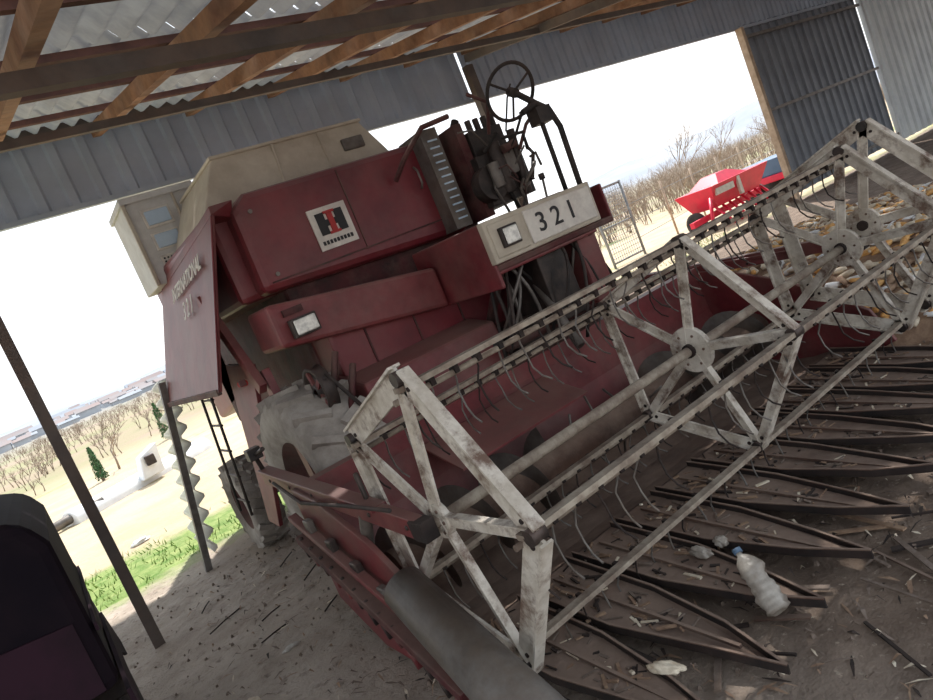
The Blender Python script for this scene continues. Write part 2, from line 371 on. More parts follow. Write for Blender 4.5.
b=MB(); b.tube([(.2,1.85,.66),(2.4,1.98,.66)],.09,DARK,12); b.tube([(.2,3.75,.42),(2.3,3.75,.42)],.06,DARK,12)
b.beam((1.25,3.75,.42),(1.25,3.75,1.0),.2,.2,REDDK); b.beam((.8,1.85,.66),(.8,1.95,1.0),.2,.2,REDDK); b.beam((1.9,1.95,.66),(1.9,1.95,1.0),.2,.2,REDDK)
b.done('axles',CH)
# ================= header
XL,XR=-.12,3.2
b=MB()
prof=[(.32,.13),(.5,.09),(.7,.08),(.95,.12),(1.12,.28),(1.18,.55),(1.2,.80)]
for i in range(len(prof)-1):
    (y0,z0),(y1,z1)=prof[i],prof[i+1]
    b.hexa([(XL,y0,z0-.02),(XR,y0,z0-.02),(XR,y1,z1-.02),(XL,y1,z1-.02)],[(XL,y0,z0),(XR,y0,z0),(XR,y1+.0,z1),(XL,y1,z1)],RED2 if i>3 else RUST)
b.box(XL,XR,1.17,1.27,.78,.88,RED2)
b.box(XL,XR,1.22,1.30,.20,.28,REDDK)
b.prism([(.55,.80,.62),(1.5,.80,.62),(1.5,1.16,.74),(.55,1.16,.74)],(0,0,.012),RED2)
b.done('header_trough',CH,bevel=.006)
b=MB()
for x in (XL-.03,XR):
    b.prism([(x,1.32,.86),(x,1.32,.22),(x,.9,.05),(x,.15,.06),(x,-.05,.14),(x,.05,.36),(x,.55,.66),(x,1.0,.82)],(.03,0,0),RED2)
# toothed lower rail on near side
b.beam((XL-.06,1.35,.60),(XL-.06,.05,.12),.05,.09,REDDK,up=(1,0,0))
b.beam((XL-.07,1.36,.72),(XL-.07,.0,.30),.03,.05,RED2,up=(1,0,0))
random.seed(8)
for k in range(13):
    t=k/12; y=1.3-1.2*t; z=.56-.46*t; s=random.uniform(.6,1.2)
    b.prism([(XL-.10,y+.03*s,z-.0),(XL-.10,y-.03*s,z-.02),(XL-.10,y-.01,z-.08*s)],(.06,0,0),random.choice((REDDK,DARK,RED2)))
    b.tube([(XL-.10,y,z+.05),(XL-.08,y,z+.05)],.012,DARK,6)
for k in range(5):
    y=1.15-.22*k; b.box(XL-.08,XL-.045,y-.04,y+.03,.72-.36*(1.36-y),.80-.36*(1.36-y),random.choice((DARK,STEEL,REDDK)))
b.done('header_end_plates',CH,bevel=.006)
b=MB()
# divider half-cone sheet
def cone(p0,p1,r0,r1,m,a0,a1):
    p0=V(p0);p1=V(p1);d=(p1-p0).normalized();a=V((1,0,0));u=a.cross(d).normalized()
    if u.z<0:u=-u
    pr=[]
    for i in range(17):
        t=math.radians(a0+(a1-a0)*i/16); dv=a*math.cos(t)+u*math.sin(t)
        pr.append((b.bm.verts.new(p0+dv*r0),b.bm.verts.new(p1+dv*r1)))
    for i in range(16): b.face([pr[i][0],pr[i+1][0],pr[i+1][1],pr[i][1]],m,True)
cone((-.19,.22,.55),(-.215,-.78,.07),.085,.115,STEEL,-20,200)
b.done('crop_divider',CH,solid=.006)
# auger
b=MB()
b.tube([(.0,.78,.38),(3.1,.78,.38)],.11,RUST,20)
for half,(x0,x1,sg) in enumerate(((0,1.1,1),(3.08,1.98,-1))):
    N=90;prev=None
    for i in range(N+1):
        t=i/N;x=x0+(x1-x0)*t;an=sg*t*2*math.pi*3.2
        d=V((0,math.cos(an),math.sin(an)));p=b.bm.verts.new(V((x,.78,.38))+d*.10);q=b.bm.verts.new(V((x,.78,.38))+d*.23)
        if prev: b.face([prev[0],p,q,prev[1]],STEEL,True)
        prev=(p,q)
for k in range(10):
    an=k*1.9;x=1.15+k*.085
    b.tube([(x,.78,.38),(x,.78+.24*math.cos(an),.38+.24*math.sin(an))],.008,STEEL,6)
b.done('auger',CH)
# cutter bar
b=MB()
b.box(XL,XR,.26,.34,.11,.135,DARK)
for k in range(42):
    x=0.0+k*.0762; b.prism([(x-.018,.28,.12),(x+.018,.28,.12),(x,.16,.125)],(0,0,.02),RUSTDK)
b.done('cutter_bar',CH)
# sunflower pans : long pointed trays
b=MB(); random.seed(17)
for k in range(10):
    xc=.16+.31*k; w=.135
    zb,zf=.145,.105; j=random.uniform(-.03,.03)
    tip=V((xc+j,-.84+random.uniform(-.04,.04),.05+random.uniform(-.01,.04)))
    A=[V((xc-w,.30,zb)),V((xc-w*.97,-.22,zf)),V((xc-w*.50+j*.5,-.60,zf-.02)),tip,V((xc+w*.50+j*.5,-.60,zf-.02)),V((xc+w*.97,-.22,zf)),V((xc+w,.30,zb))]
    b.prism(A,(0,0,.006),RUST)
    for i in range(6):
        p,q=A[i],A[i+1]
        b.beam(p+V((0,0,.014)),q+V((0,0,.014)),.006,.034,RUSTDK,up=(0,0,1))
        b.beam(p+V((0,0,.033)),q+V((0,0,.033)),.010,.005,RUST,up=(0,0,1))
    b.beam((xc,.25,.156),(xc+j,-.70,.092),.014,.012,RUST)
    b.beam((xc-.155,.30,.12),(xc-.155+j*2,-.35+random.uniform(-.1,.1),.05),.022,.02,RUSTDK)
    for i in range(70):  # dirt clods, chaff and splinters lying on the tray
        y=random.uniform(-.5,.28);x=xc+random.uniform(-.11,.11)*(1 if y>-.2 else .5); z=zf+(zb-zf)*max(0,(y+.22)/.52)-(.01 if y<-.2 else 0)+.006
        s=random.uniform(.004,.014);L=random.uniform(.01,.09);a=random.uniform(0,6.28)
        d=V((math.cos(a),math.sin(a),random.uniform(-.08,.08))); b.beam(V((x,y,z+s*.5))-d*L/2,V((x,y,z+s*.8))+d*L/2,s,s*.6,random.choices((CLOD,RUSTDK,COBD,COB),(4,2,4,1))[0])
b.box(-.05,3.1,.2,.26,.10,.13,RUSTDK)
b.done('sunflower_pans',CH)
# ================= reel
ZA,ZB=.778,.815
def zc(x): return ZA+(ZB-ZA)*x/3.07
ANG=[math.radians(2+72*k) for k in range(5)]
def vert(x,R,k,oy=0,oz=0): return V((x,-R*math.cos(ANG[k%5])+oy,zc(x)+R*math.sin(ANG[k%5])+oz))
b=MB()
def spider(x,R,sw,rw,hr,oy=0,oz=0,m=WHITE,flange=True,spokes=True):
    c=V((x,oy,zc(x)+oz))
    for k in range(5):
        p=vert(x,R,k,oy,oz);q=vert(x,R,k+1,oy,oz)
        b.beam(p,q,rw,.012,m,up=(1,0,0))
        if flange:
            o=((p+q)/2-c).normalized()*rw/2
            b.beam(p+o,q+o,.01,.05,m,up=(1,0,0))
        if spokes: 
            b.beam(c,p,sw,.012,m,up=(1,0,0))
            s2=(p-c).cross(V((1,0,0))).normalized()*sw/2
            b.beam(c+s2,p+s2,.008,.035,m,up=(1,0,0))
        b.tube([p-V((.03,0,0)),p+V((.03,0,0))],.028,DARK,10)
        for t in (.08,.92):
            pp=p.lerp(q,t); b.tube([pp-V((.012,0,0)),pp+V((.012,0,0))],.009,RUSTDK,6)
    b.tube([c-V((.015,0,0)),c+V((.015,0,0))],hr,m,24)
    b.tube([c-V((.035,0,0)),c+V((.035,0,0))],hr*.3,RUSTDK,14)
    for k in range(6):
        t=k*math.pi/3; pp=c+V((0,math.cos(t)*hr*.7,math.sin(t)*hr*.7)); b.tube([pp-V((.02,0,0)),pp+V((.02,0,0))],.007,RUST,6)
spider(-.03,.585,.045,.09,.07)
spider(1.535,.545,.04,.045,.115)
spider(3.05,.57,.045,.07,.115)
spider(3.17,.57,.045,.085,.10,-.10,.08)
b.tube([(-.10,0,zc(0)),(3.25,0,zc(3.1))],.024,BATM,14)
b.done('reel_spiders',CH)
b=MB()
random.seed(11)
for k in range(5):
    p=vert(-.06,.545,k);q=vert(3.12,.545,k)
    b.beam(p,q,.042,.02,BATM,up=(0,0,1))
    off=V((0,.055,-.045)); b.tube([p+off,q+off],.012,BATM,8)
    n=29
    for i in range(n):
        t=(i+.5)/n; o=p.lerp(q,t)+off
        b.beam(o+V((-.010,0,.015)),o+V((.010,0,.015)),.04,.04,RUSTDK)
        jx=random.uniform(-.018,.018); jy=random.uniform(-.02,.02)
        if random.random()<.06: continue
        b.tube([o+V((0,.012,.0)),o+V((.01,.03,-.03)),o+V((jx,.03+jy,-.08)),o+V((jx,.02+jy,-.14)),o+V((jx*1.5,-.01+jy,-.18)),o+V((jx*2,-.05+jy,-.20))],.0042,STEEL if i%3 else RUSTDK,5)
b.done('reel_bats',CH)
# reel arms
b=MB()
for x in (-.10,3.24):
    b.beam((x,1.9,.88),(x,-.02,.775 if x<0 else .81),.085,.05,RED2,up=(1,0,0))
    b.beam((x,1.9,.92),(x,.35,.83),.02,.075,RED2,up=(1,0,0))
    b.tube([(x,.9,.30),(x,.55,.78)],.028,STEEL,12); b.tube([(x,.75,.5),(x,.55,.79)],.016,LAMP,10)
    b.box(x-.035,x+.03,-.04,.06,.74,.82,RUSTDK)
    b.tube([(x,.45,.86),(x-.0,.45,.98)],.012,DARK)
    b.beam((x,1.27,.85),(x,1.27,.2),.07,.05,REDDK,up=(1,0,0))
    for k in range(6): b.tube([(x-.032,.1+k*.33,.785+k*.0165),(x+.03,.1+k*.33,.785+k*.0165)],.012,DARK,6)
b.tube([(-.1,1.88,.88),(-.12,1.86,1.02),(-.1,1.7,1.06)],.015,DARK,8)
b.box(-.16,-.08,1.82,1.90,1.0,1.07,DARK)
b.tube([(-.15,1.6,.88),(-.16,1.2,.80),(-.15,.6,.84),(-.14,.15,.86)],.010,BLACK,6)
b.done('reel_arms',CH,bevel=.005)

# ================================================================ SHED
def rz(y): return 4.47-.21*(5.9-y)
b=MB()
b.corr((-9,5.93,3.6),(14.7,0,0),(0,0,.88),.30,.035,(0,-1,0),SHEET,trap=True)
b.corr((5.75,5.93,3.6),(25.3,0,0),(0,0,.88),.18,.03,(0,-1,0),SHEET,trap=True)
b.beam((-9,5.9,3.6),(31,5.9,3.6),.06,.05,SHEET);b.beam((-9,5.86,4.40),(31,5.86,4.40),.08,.10,TRUSS)
b.corr((12.55,5.93,.15),(4.7,0,0),(0,0,3.5),.30,.04,(0,-1,0),SHEETDK,trap=True)
b.corr((17.5,5.93,.1),(13,0,0),(0,0,3.55),.35,.05,(0,-1,0),SHEETW,trap=True)
b.beam((17.4,5.86,0),(17.4,5.86,3.6),.1,.1,SHEETW)
for z in (.3,1.9,3.4): b.beam((12.55,5.85,z),(17.3,5.85,z),.05,.06,STEEL)
b.done('wall_back',solid=.003)
b=MB(); b.beam((12.42,5.8,0),(12.42,5.8,3.58),.14,.10,WOODL); b.done('timber_post',bevel=.01)
b=MB(); b.beam((5.7,5.75,0),(5.7,5.75,4.05),.12,.12,TRUSS); b.done('steel_post',bevel=.006)
b=MB(); 
b.prism([(-.99,2.87,0),(-.92,2.87,0),(-.92,2.88,0),(-.98,2.88,0),(-.98,2.94,0),(-.99,2.94,0)],(.0,0,rz(2.9)-.25),TRUSS)
b.done('steel_post.001')
# roof
b=MB()
y=-2.4;rows=[]
L=1.19
while y<5.9:
    y1=min(y+L,6.25); b.corr((-7,y,rz(y)),(31,0,0),(0,y1-y-.06,.21*(y1-y)-.045),.18,.035,(0,-.2,1),ROOF); rows.append(y); y+=L
b.done('ceiling',center=True)
b=MB()
for y in rows+[6.05]:
    yy=y+.14
    b.beam((-7,yy,rz(yy)-.07),(24,yy,rz(yy)-.07),.045,.05,POLE)
k=-7
while k<24:
    x=-.33+1.01*k
    if -7<x<24: b.beam((x,-2.4,rz(-2.4)-.165),(x,5.75,rz(5.75)-.165),.085,.12,WOOD,up=(0,0,1))
    k+=1
b.done('roof_timbers')
b=MB()
b.beam((-7,1.72,3.26),(24,1.72,3.26),.08,.10,TRUSS);b.beam((5.7,-2.4,rz(-2.4)-.29),(5.7,5.7,rz(5.7)-.29),.08,.10,TRUSS)
b.beam((-7,4.2,3.80),(24,4.2,3.80),.05,.07,TRUSS)
for x in (-6.6,23.5):
    b.beam((x,1.72,0),(x,1.72,3.2),.12,.12,TRUSS); b.beam((x,5.7,0),(x,5.7,4.1),.12,.12,TRUSS)
b.done('steel_roof_frame')
# leaning corrugated strip with its frame bar
b=MB()
b.corr((-.27,4.0,0.12),(.28,0,1.5),(.0,.9,0),.15,.035,(1,0,-.15),SHEETV)
b.beam((-.38,3.95,0),(-.08,3.95,1.6),.06,.05,STEEL)
b.done('corrugated_panel',solid=.006)

# ================================================================ GROUND
gm=bpy.data.materials.new('ground'); gm.use_nodes=True
nt=gm.node_tree;N=nt.nodes;Lk=nt.links;bs=N['Principled BSDF']; bs.inputs['Roughness'].default_value=.97
tc=N.new('ShaderNodeTexCoord'); sx=N.new('ShaderNodeSeparateXYZ'); Lk.new(tc.outputs['Object'],sx.inputs[0])
def noi(s,d=8):
    n=N.new('ShaderNodeTexNoise'); n.inputs['Scale'].default_value=s; n.inputs['Detail'].default_value=d; n.inputs['Roughness'].default_value=.65; Lk.new(tc.outputs['Object'],n.inputs['Vector']); return n.outputs['Fac']
def mixc(f,a,bb):
    m=N.new('ShaderNodeMix'); m.data_type='RGBA'
    if f is not None: Lk.new(f,m.inputs[0])
    for i,c in ((6,a),(7,bb)):
        if isinstance(c,tuple): m.inputs[i].default_value=(*c,1)
        else: Lk.new(c,m.inputs[i])
    return m.outputs[2]
def rng(v,a,bb):
    m=N.new('ShaderNodeMapRange'); m.inputs[1].default_value=a; m.inputs[2].default_value=bb; Lk.new(v,m.inputs[0]); return m.outputs[0]
def mth(op,a,bb):
    m=N.new('ShaderNodeMath'); m.operation=op
    for i,c in ((0,a),(1,bb)):
        if isinstance(c,(int,float)): m.inputs[i].default_value=c
        else: Lk.new(c,m.inputs[i])
    return m.outputs[0]
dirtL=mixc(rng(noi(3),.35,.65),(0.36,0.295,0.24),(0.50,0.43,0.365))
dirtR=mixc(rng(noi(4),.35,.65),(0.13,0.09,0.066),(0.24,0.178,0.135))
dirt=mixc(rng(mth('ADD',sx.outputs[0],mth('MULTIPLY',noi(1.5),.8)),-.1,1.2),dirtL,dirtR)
dirt=mixc(rng(noi(14),.56,.74),dirt,(0.15,0.11,0.085))
dirt=mixc(rng(noi(30,4),.62,.70),dirt,(0.40,0.33,0.26))
grass=mixc(rng(noi(5),.35,.65),(0.11,0.21,0.035),(0.32,0.38,0.13))
dry=mixc(rng(noi(.9),.4,.6),(0.54,0.42,0.30),(0.46,0.38,0.24))
ynoise=mth('ADD',sx.outputs[1],mth('MULTIPLY',noi(1.2),1.6))
out1=mixc(rng(ynoise,6.7,7.2),grass,dry)
out1=mixc(rng(noi(.35),.60,.68),out1,grass)
yin=mth('SUBTRACT',ynoise,mth('MULTIPLY',rng(sx.outputs[0],1.5,3.0),1.6))
col=mixc(rng(yin,5.1,5.5),dirt,out1)
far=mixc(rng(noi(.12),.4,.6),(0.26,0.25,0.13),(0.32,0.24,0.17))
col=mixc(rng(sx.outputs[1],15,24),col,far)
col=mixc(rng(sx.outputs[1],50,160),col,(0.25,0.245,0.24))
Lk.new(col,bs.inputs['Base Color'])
bp=N.new('ShaderNodeBump'); bp.inputs['Strength'].default_value=.9; bp.inputs['Distance'].default_value=.03; Lk.new(noi(12,10),bp.inputs['Height']); Lk.new(bp.outputs[0],bs.inputs['Normal'])
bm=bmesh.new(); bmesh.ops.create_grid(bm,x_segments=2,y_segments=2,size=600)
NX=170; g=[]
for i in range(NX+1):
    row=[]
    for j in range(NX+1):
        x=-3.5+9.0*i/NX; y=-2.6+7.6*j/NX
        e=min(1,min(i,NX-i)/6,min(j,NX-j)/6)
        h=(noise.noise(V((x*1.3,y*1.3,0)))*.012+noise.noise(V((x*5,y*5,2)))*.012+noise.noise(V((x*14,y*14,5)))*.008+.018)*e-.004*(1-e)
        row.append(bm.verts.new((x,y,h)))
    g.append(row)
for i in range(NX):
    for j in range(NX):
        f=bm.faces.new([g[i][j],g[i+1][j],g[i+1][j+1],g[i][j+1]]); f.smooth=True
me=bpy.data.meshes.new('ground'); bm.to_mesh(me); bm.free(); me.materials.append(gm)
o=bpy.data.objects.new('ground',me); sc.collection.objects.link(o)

# grass tufts along the shed edge
GR=mat('grass_blades',(0.12,0.25,0.04),(0.34,0.42,0.13),None,0,2,0.9,0,0)
b=MB(); random.seed(21)
for i in range(5200):
    x=random.uniform(-5,11);y=4.6+random.random()**1.3*1.7+random.gauss(0,.12)
    if x>1.5: y+=1.5
    if noise.noise(V((x*1.1,y*1.1,0)))<-.1: continue
    h=random.uniform(.03,.08);a=random.uniform(0,6.28);w=.007
    d=V((math.cos(a),math.sin(a),0));l=V((random.uniform(-.05,.05),random.uniform(-.05,.05),h))
    p=V((x,y,0)); vs=[b.bm.verts.new(p-d*w),b.bm.verts.new(p+d*w),b.bm.verts.new(p+l)]
    b.face(vs,GR)
b.done('grass_tufts')

# debris
b=MB(); random.seed(31)
for i in range(2300):
    q_=random.random()
    if q_<.2: x=random.uniform(-1.8,3.4);y=random.uniform(-1.8,4.5)
    elif q_<.3: x=random.gauss(-.25,.25);y=random.uniform(.2,3.5)
    else: x=random.uniform(0.1,4.2);y=random.uniform(-1.8,.3)
    L=random.uniform(.015,.10);a=random.uniform(0,6.28);w=random.uniform(.002,.008)
    d=V((math.cos(a),math.sin(a),0));s=V((-d.y,d.x,0))
    z=.022+random.uniform(0,.012)
    p=V((x,y,z)); m=random.choice([COB,COBD,COBD,COBD,CLOD,CLOD,CLOD,CLOD,RUSTDK,RUSTDK])
    pts=[p-d*L/2,p+V((0,0,random.uniform(.0,.02))),p+d*L/2]
    q=[b.bm.verts.new(t+s*w*(.3 if j!=1 else 1)) for j,t in enumerate(pts)]+[b.bm.verts.new(t-s*w*(.3 if j!=1 else 1)) for j,t in reversed(list(enumerate(pts)))]
    b.face([q[0],q[1],q[4],q[5]],m);b.face([q[1],q[2],q[3],q[4]],m)
for i in range(1100):
    x=random.uniform(-1.8,4.0);y=random.uniform(-1.7,4.0); s=random.uniform(.004,.015)
    a=random.uniform(0,3.14);d=V((math.cos(a),math.sin(a),0))*s
    b.hexa([V((x,y,.012))+d,V((x,y,.012))+V((-d.y,d.x,0)),V((x,y,.012))-d,V((x,y,.012))-V((-d.y,d.x,0))],[V((x,y,.018+s))+d*.5,V((x,y,.016+s))+V((-d.y,d.x,0))*.6,V((x,y,.018+s))-d*.5,V((x,y,.02+s))-V((-d.y,d.x,0))*.5],CLOD)
for i in range(7): # sticks
    x=random.uniform(-.7,0);y=random.uniform(1.6,3.2);a=random.uniform(-.3,1.2);L=random.uniform(.12,.32)
    b.tube([(x,y,.03),(x+L*.5*math.cos(a),y+L*.5*math.sin(a),.04),(x+L*math.cos(a),y+L*math.sin(a)+.03,.03)],.005,RUSTDK,5)
for i in range(34): # splintered slats between and ahead of the pans
    x=random.uniform(.3,3.6);y=random.uniform(-1.05,-.3);a=random.uniform(-2.6,-.6);L=random.uniform(.12,.4)
    b.beam((x,y,.035),(x+L*math.cos(a),y+L*math.sin(a),.03+random.uniform(0,.03)),random.uniform(.008,.028),.008,random.choice((RUSTDK,COBD,CLOD,RUST)))
b.done('straw_debris')
def crumple(name,c,sx_,sy,sz,m,seed,rot=0):
    bmx=bmesh.new(); bmesh.ops.create_icosphere(bmx,subdivisions=4,radius=1)
    for v in bmx.verts:
        n=noise.noise(v.co*1.6+V((seed,0,0)))*.45+abs(noise.noise(v.co*3.5+V((seed,3,0))))*.3
        v.co=v.co*(1+n); v.co=V((v.co.x*sx_,v.co.y*sy,max(v.co.z,-.7)*sz+.7*sz))
    me=bpy.data.meshes.new(name); bmx.to_mesh(me); bmx.free(); me.materials.append(m)
    for p in me.polygons: p.use_smooth=True
    o=bpy.data.objects.new(name,me); o.location=c; o.rotation_euler=(0,0,rot); sc.collection.objects.link(o); return o
# crushed plastic bottle leaning on the pans
b=MB()
pts=[];rad=[]
p0=V((.67,-.73,.10));p1=V((.74,-.58,.26))
for i in range(25):
    t=i/24; pts.append(p0.lerp(p1,t)); rr=.045+.004*math.sin(i*2.1)
    if t>.70: rr=.045*(1-(t-.70)/.30*.72)
    if i==0: rr=.03
    if t>.93: rr=.015
    rad.append(rr)
b.tube(pts,rad,PLAST,18)
for v in b.bm.verts:
    n=noise.noise(v.co*22)*.014; v.co+=V((n,-n*.6,n*.5))
b.tube([p1,p1+(p1-p0).normalized()*.018],.017,BLUE,14)
b.done('plastic_bottle')
crumple('plastic_bag',(.25,-.56,.11),.022,.06,.018,COB,5,.4)
crumple('plastic_bag.001',(.96,-.30,.12),.025,.03,.022,PLAST,9)
crumple('plastic_bag.002',(.86,-.27,.12),.018,.05,.025,PLAST,19)
crumple('plastic_bag.003',(-.60,6.6,.0),.10,.06,.03,WHT,12)
crumple('stone',(-.75,1.3,0.01),.04,.05,.02,COB,14)
crumple('stone.001',(-.42,1.62,0.01),.05,.03,.012,PLAST,16)

# corn pile
b=MB(); random.seed(41)
def hh(x,y):
    r=((x-5.25)/1.98)**2+((y-.9)/2.5)**2
    return .62*max(0,1-r)**.55+(.07*noise.noise(V((x*2,y*2,0))) if r<1 else 0)
G=50;grid=[]
for i in range(G+1):
    row=[]
    for j in range(G+1):
        x=3.26+4.0*i/G;y=-1.65+5.1*j/G; row.append(b.bm.verts.new((x,y,hh(x,y)-.01+random.uniform(0,.02) if hh(x,y)>0 else -.03)))
    grid.append(row)
for i in range(G):
    for j in range(G): b.face([grid[i][j],grid[i+1][j],grid[i+1][j+1],grid[i][j+1]],COBD,True)
def cob(p,d,L,r,m):
    d=V(d).normalized(); b.tube([p-d*L/2,p-d*L*.4,p,p+d*L*.35,p+d*L/2],[r*.4,r*.9,r,r*.75,r*.25],m,6)
for i in range(3600):
    x=random.uniform(3.3,7.2);y=random.uniform(-1.6,3.4); h=hh(x,y)
    if h<=0.03: continue
    a=random.uniform(0,6.28)
    cob(V((x,y,h+.02)),(math.cos(a),math.sin(a),random.uniform(-.35,.35)),random.uniform(.09,.18),random.uniform(.017,.027),random.choices([CORN,COB,COBD,WHT],[4,6,3,1])[0])
for i in range(200):
    x=random.uniform(3.3,5.0);y=random.uniform(-1.9,-.1);a=random.uniform(0,6.28)
    if hh(x,y)>0: continue
    cob(V((x,y,.04)),(math.cos(a),math.sin(a),0),random.uniform(.1,.18),random.uniform(.015,.024),random.choice([COB,COBD,COBD]))
b.done('corn_pile')

# ================================================================ tractor at the left
TR=empty('tractor',(-1.6,1.3,0))
b=MB()
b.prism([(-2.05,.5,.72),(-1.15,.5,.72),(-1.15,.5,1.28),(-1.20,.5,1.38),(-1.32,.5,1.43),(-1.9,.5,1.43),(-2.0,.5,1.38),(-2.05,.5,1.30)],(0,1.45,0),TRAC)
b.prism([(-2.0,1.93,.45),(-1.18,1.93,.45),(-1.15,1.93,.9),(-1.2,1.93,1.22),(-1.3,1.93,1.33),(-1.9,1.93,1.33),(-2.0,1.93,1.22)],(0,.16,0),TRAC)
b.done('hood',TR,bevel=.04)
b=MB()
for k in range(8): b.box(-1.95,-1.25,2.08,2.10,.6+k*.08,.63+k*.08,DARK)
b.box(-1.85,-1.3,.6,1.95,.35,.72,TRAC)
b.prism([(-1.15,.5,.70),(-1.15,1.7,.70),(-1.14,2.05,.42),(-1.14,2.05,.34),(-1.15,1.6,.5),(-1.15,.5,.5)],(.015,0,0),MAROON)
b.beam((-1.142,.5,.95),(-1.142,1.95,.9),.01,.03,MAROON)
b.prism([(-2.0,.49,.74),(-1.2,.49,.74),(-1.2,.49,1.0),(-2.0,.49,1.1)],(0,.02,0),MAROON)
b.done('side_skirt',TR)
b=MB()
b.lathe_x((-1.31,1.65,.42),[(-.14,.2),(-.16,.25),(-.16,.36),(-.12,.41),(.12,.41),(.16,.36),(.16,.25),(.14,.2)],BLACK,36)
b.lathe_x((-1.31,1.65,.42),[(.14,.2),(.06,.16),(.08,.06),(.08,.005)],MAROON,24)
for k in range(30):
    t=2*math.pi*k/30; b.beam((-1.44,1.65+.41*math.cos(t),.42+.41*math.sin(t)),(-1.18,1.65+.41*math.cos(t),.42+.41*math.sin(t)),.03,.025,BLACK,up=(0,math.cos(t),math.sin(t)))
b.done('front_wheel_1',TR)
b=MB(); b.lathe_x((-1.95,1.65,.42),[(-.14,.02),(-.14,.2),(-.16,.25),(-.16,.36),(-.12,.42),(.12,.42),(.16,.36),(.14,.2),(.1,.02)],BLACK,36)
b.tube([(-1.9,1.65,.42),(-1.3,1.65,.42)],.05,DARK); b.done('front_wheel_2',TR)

# ================================================================ outdoors
b=MB()
def halfpipe(p0,p1,r,m):
    p0=V(p0);p1=V(p1);d=(p1-p0).normalized();s=d.cross(V((0,0,1))).normalized()
    pr=[]
    for i in range(13):
        t=math.pi*i/12; dv=s*math.cos(t)+V((0,0,1))*math.sin(t); pr.append((b.bm.verts.new(p0+dv*r),b.bm.verts.new(p1+dv*r)))
    for i in range(12): b.face([pr[i][0],pr[i+1][0],pr[i+1][1],pr[i][1]],m,True)
    b.face([q[0] for q in pr],m);b.face([q[1] for q in pr][::-1],m)
halfpipe((-1.15,10.8,0.0),(1.45,12.4,.0),.24,WHT)
b.hexa([(.10,11.1,.1),(.5,11.3,.1),(.45,11.6,.1),(.05,11.4,.1)],[(.2,11.15,.50),(.55,11.3,.62),(.5,11.6,.62),(.15,11.4,.50)],WHT)
b.box(.25,.42,11.12,11.2,.30,.48,DARK)
b.tube([(-1.5,10.6,.1),(-.6,11.0,.14)],.08,STEEL,10)
b.done('scrap_tank',bevel=.02)
# wire gate
b=MB()
gx0,gx1=10.3,11.35
for x in (gx0,gx1): b.tube([(x,9,0),(x,9,1.8)],.03,GREYM,8)
for z in (.1,.9,1.77): b.tube([(gx0,9,z),(gx1,9,z)],.022,GREYM,8)
for k in range(14): b.tube([(gx0+.075*k+.04,9,.1),(gx0+.075*k+.04,9,1.77)],.006,GREYM,4)
for k in range(15): b.tube([(gx0,9,.2+k*.11),(gx1,9,.2+k*.11)],.006,GREYM,4)
for k in range(8):
    x=gx1+1.9*(k+1); b.tube([(x,9+.5*(k+1),0),(x,9+.5*(k+1),1.4)],.03,WOODL,6)
for z in (.4,.8,1.2): b.tube([(gx1,9,z),(gx1+15.2,13.0,z)],.007,GREYM,4)
b.done('wire_fence')
# red seed drill
b=MB()
b.hexa([(12.0,7.3,.45),(13.7,7.3,.45),(13.7,7.9,.45),(12.0,7.9,.45)],[(11.8,7.1,.92),(14.0,7.1,.92),(14.0,8.1,.92),(11.8,8.1,.92)],BRIGHTRED)
b.box(11.95,12.6,7.12,7.17,.70,.84,DECW);b.box(12.75,12.85,7.11,7.17,.5,.92,DECW)
b.hexa([(12.2,7.2,.92),(13.3,7.2,.92),(13.3,8.0,.92),(12.2,8.0,.92)],[(12.5,7.4,1.12),(12.9,7.4,1.12),(12.9,7.8,1.12),(12.5,7.8,1.12)],BRIGHTRED)
for k in range(8): b.tube([(12.0+k*.25,7.3,.45),(12.0+k*.25,6.95,.03)],.03,BRIGHTRED,6)
b.beam((11.2,7.4,.30),(14.2,7.6,.35),.10,.12,BRIGHTRED)
b.tube([(11.9,7.2,.5),(11.5,7.0,.7),(11.2,6.9,.2)],.04,BRIGHTRED,8)
for x in (11.75,14.15): b.lathe_x((x,7.7,.25),[(-.05,.02),(-.05,.18),(-.04,.25),(.04,.25),(.05,.18),(.05,.02)],BLACK,28)
b.done('seed_drill')
b=MB()
b.box(15.0,16.6,7.4,8.6,.50,.88,BLUE); b.box(14.95,16.65,7.35,8.65,.34,.50,BRIGHTRED)
for x in (15.3,16.3): b.lathe_x((x,7.4,.3),[(-.1,.02),(-.1,.3),(.1,.3),(.1,.02)],BLACK,24); b.lathe_x((x,8.6,.3),[(-.1,.02),(-.1,.3),(.1,.3),(.1,.02)],BLACK,24)
b.done('farm_trailer',bevel=.02)
# bare trees / thicket
def tree(b,p,d,L,r,depth,m):
    q=p+d*L; b.tube([p,(p+q)/2+V((random.uniform(-.04,.04),random.uniform(-.04,.04),0))*L,q],[r,r*.8,r*.6],m,4 if depth>1 else 3)
    if depth==0: return
    for k in range(random.choice((2,3,3))):
        nd=(d+V((random.uniform(-.7,.7),random.uniform(-.7,.7),random.uniform(-.1,.4)))).normalized()
        tree(b,p.lerp(q,random.uniform(.6,1)),nd,L*random.uniform(.6,.85),r*.6,depth-1,m)
random.seed(51)
b=MB()
for i in range(330):
    x=random.uniform(13,48);y=random.uniform(14.5,24)
    for k in range(3): tree(b,V((x+random.uniform(-.3,.3),y,0)),V((random.uniform(-.3,.3),random.uniform(-.3,.3),1)).normalized(),random.uniform(.5,.85),.016,3,BARK)
b.done('thicket')
b=MB()
for i in range(650):
    x=random.uniform(-22,12);y=random.uniform(20,80)
    for k in range(2): tree(b,V((x+random.uniform(-.3,.3),y,0)),V((random.uniform(-.3,.3),random.uniform(-.3,.3),1)).normalized(),random.uniform(.22,.38),.02,3,BARK)
b.done('orchard_shrubs')
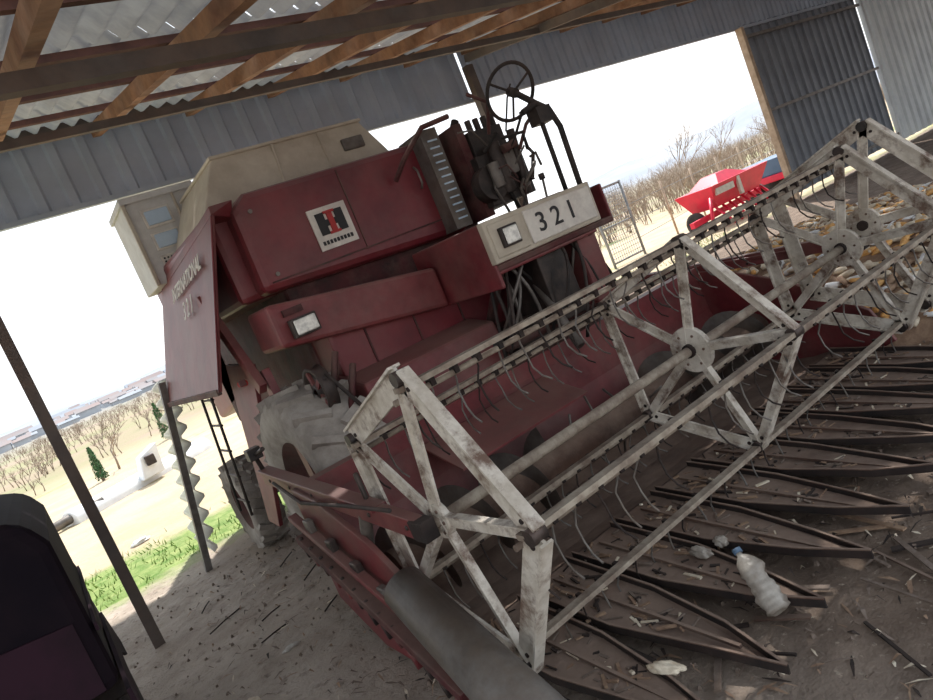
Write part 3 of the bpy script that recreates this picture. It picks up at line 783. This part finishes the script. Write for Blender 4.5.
for i,(x,y,l) in enumerate([(19.5,13.8,1.15),(22,13.9,.9),(26,13.7,.9)]):
    b=MB(); tree(b,V((x,y,0)),V((0,0,1)),l,.045,5,BARK); b.done('bare_tree' if i==0 else 'bare_tree.%03d'%i)
for i,(x,y,l) in enumerate([(.2,16.5,.5),(-2.6,17,.45)]):
    b=MB(); tree(b,V((x,y,0)),V((0,0,1)),l,.03,5,BARK); b.done('bare_tree.%03d'%(i+3))
for i,(x,y,h) in enumerate(((-.25,15.5,.75),(1.75,18.5,1.0))):
    b=MB(); b.tube([(x,y,0),(x,y,h*.9)],.04,BARK,6)
    for k in range(900):
        t=random.random();z=.05+h*t;rr=(.17*h*(1-t)**.6)*random.uniform(.5,1);a=random.uniform(0,6.28)
        p=V((x+rr*math.cos(a),y+rr*math.sin(a),z)); s=.035
        vs=[b.bm.verts.new(p+V((random.uniform(-s,s),random.uniform(-s,s),random.uniform(-s,s*1.5)))) for _ in range(3)]; b.face(vs,LEAF)
    b.done('conifer_tree' if i==0 else 'conifer_tree.%03d'%i)
# hills
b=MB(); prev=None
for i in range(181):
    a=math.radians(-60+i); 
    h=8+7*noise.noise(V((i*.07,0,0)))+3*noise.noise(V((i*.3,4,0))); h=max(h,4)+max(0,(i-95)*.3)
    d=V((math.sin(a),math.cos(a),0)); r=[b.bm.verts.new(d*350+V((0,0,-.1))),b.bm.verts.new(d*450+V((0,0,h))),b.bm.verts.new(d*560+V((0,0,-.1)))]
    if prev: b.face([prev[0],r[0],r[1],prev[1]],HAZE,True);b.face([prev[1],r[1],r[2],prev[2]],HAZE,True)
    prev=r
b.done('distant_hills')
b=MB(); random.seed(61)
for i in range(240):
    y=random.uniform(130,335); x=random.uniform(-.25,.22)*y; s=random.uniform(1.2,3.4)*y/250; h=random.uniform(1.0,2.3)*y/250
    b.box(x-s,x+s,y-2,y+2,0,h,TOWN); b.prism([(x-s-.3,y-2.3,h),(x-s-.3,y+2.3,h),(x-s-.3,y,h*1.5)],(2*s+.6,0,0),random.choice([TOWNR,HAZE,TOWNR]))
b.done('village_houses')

# ================================================================ LIGHT / CAMERA
w=bpy.data.worlds.new('World'); sc.world=w; w.use_nodes=True
nt=w.node_tree;N=nt.nodes;Lk=nt.links; bg=N['Background']
tcw=N.new('ShaderNodeTexCoord');sp=N.new('ShaderNodeSeparateXYZ');Lk.new(tcw.outputs['Generated'],sp.inputs[0])
cr=N.new('ShaderNodeValToRGB');Lk.new(sp.outputs[2],cr.inputs[0])
cr.color_ramp.elements[0].position=0.0;cr.color_ramp.elements[0].color=(1.0,1.0,1.0,1)
cr.color_ramp.elements[1].position=.6;cr.color_ramp.elements[1].color=(.76,.87,1.0,1)
Lk.new(cr.outputs[0],bg.inputs[0]); bg.inputs[1].default_value=1.55
sl=bpy.data.lights.new('Sun','SUN'); sl.energy=7.0; sl.angle=math.radians(1.5); sl.color=(1,.96,.90)
so=bpy.data.objects.new('sun_light',sl); sc.collection.objects.link(so)
sd=V((-.45,-.55,-1.0)); so.rotation_euler=sd.to_track_quat('-Z','Y').to_euler(); so.location=(5,10,12)
cam=bpy.data.cameras.new('Camera'); cam.lens=27.01; cam.sensor_width=36; cam.sensor_fit='HORIZONTAL'; cam.clip_start=.05; cam.clip_end=2000
co=bpy.data.objects.new('camera',cam); sc.collection.objects.link(co)
yw=math.radians(31.5);p=math.radians(7.52);r=math.radians(22.5)
F=V((math.sin(yw)*math.cos(p),math.cos(yw)*math.cos(p),-math.sin(p)));R0=V((math.cos(yw),-math.sin(yw),0));U0=R0.cross(F)
cx=math.cos(r)*R0-math.sin(r)*U0;cy=math.sin(r)*R0+math.cos(r)*U0
M=Matrix((cx,cy,-F)).transposed().to_4x4(); M.translation=V((-1.05,-2.288,1.65)); co.matrix_world=M
sc.camera=co
sc.view_settings.view_transform='Standard'; sc.view_settings.look='None'
print('DONE objects',len(bpy.data.objects))
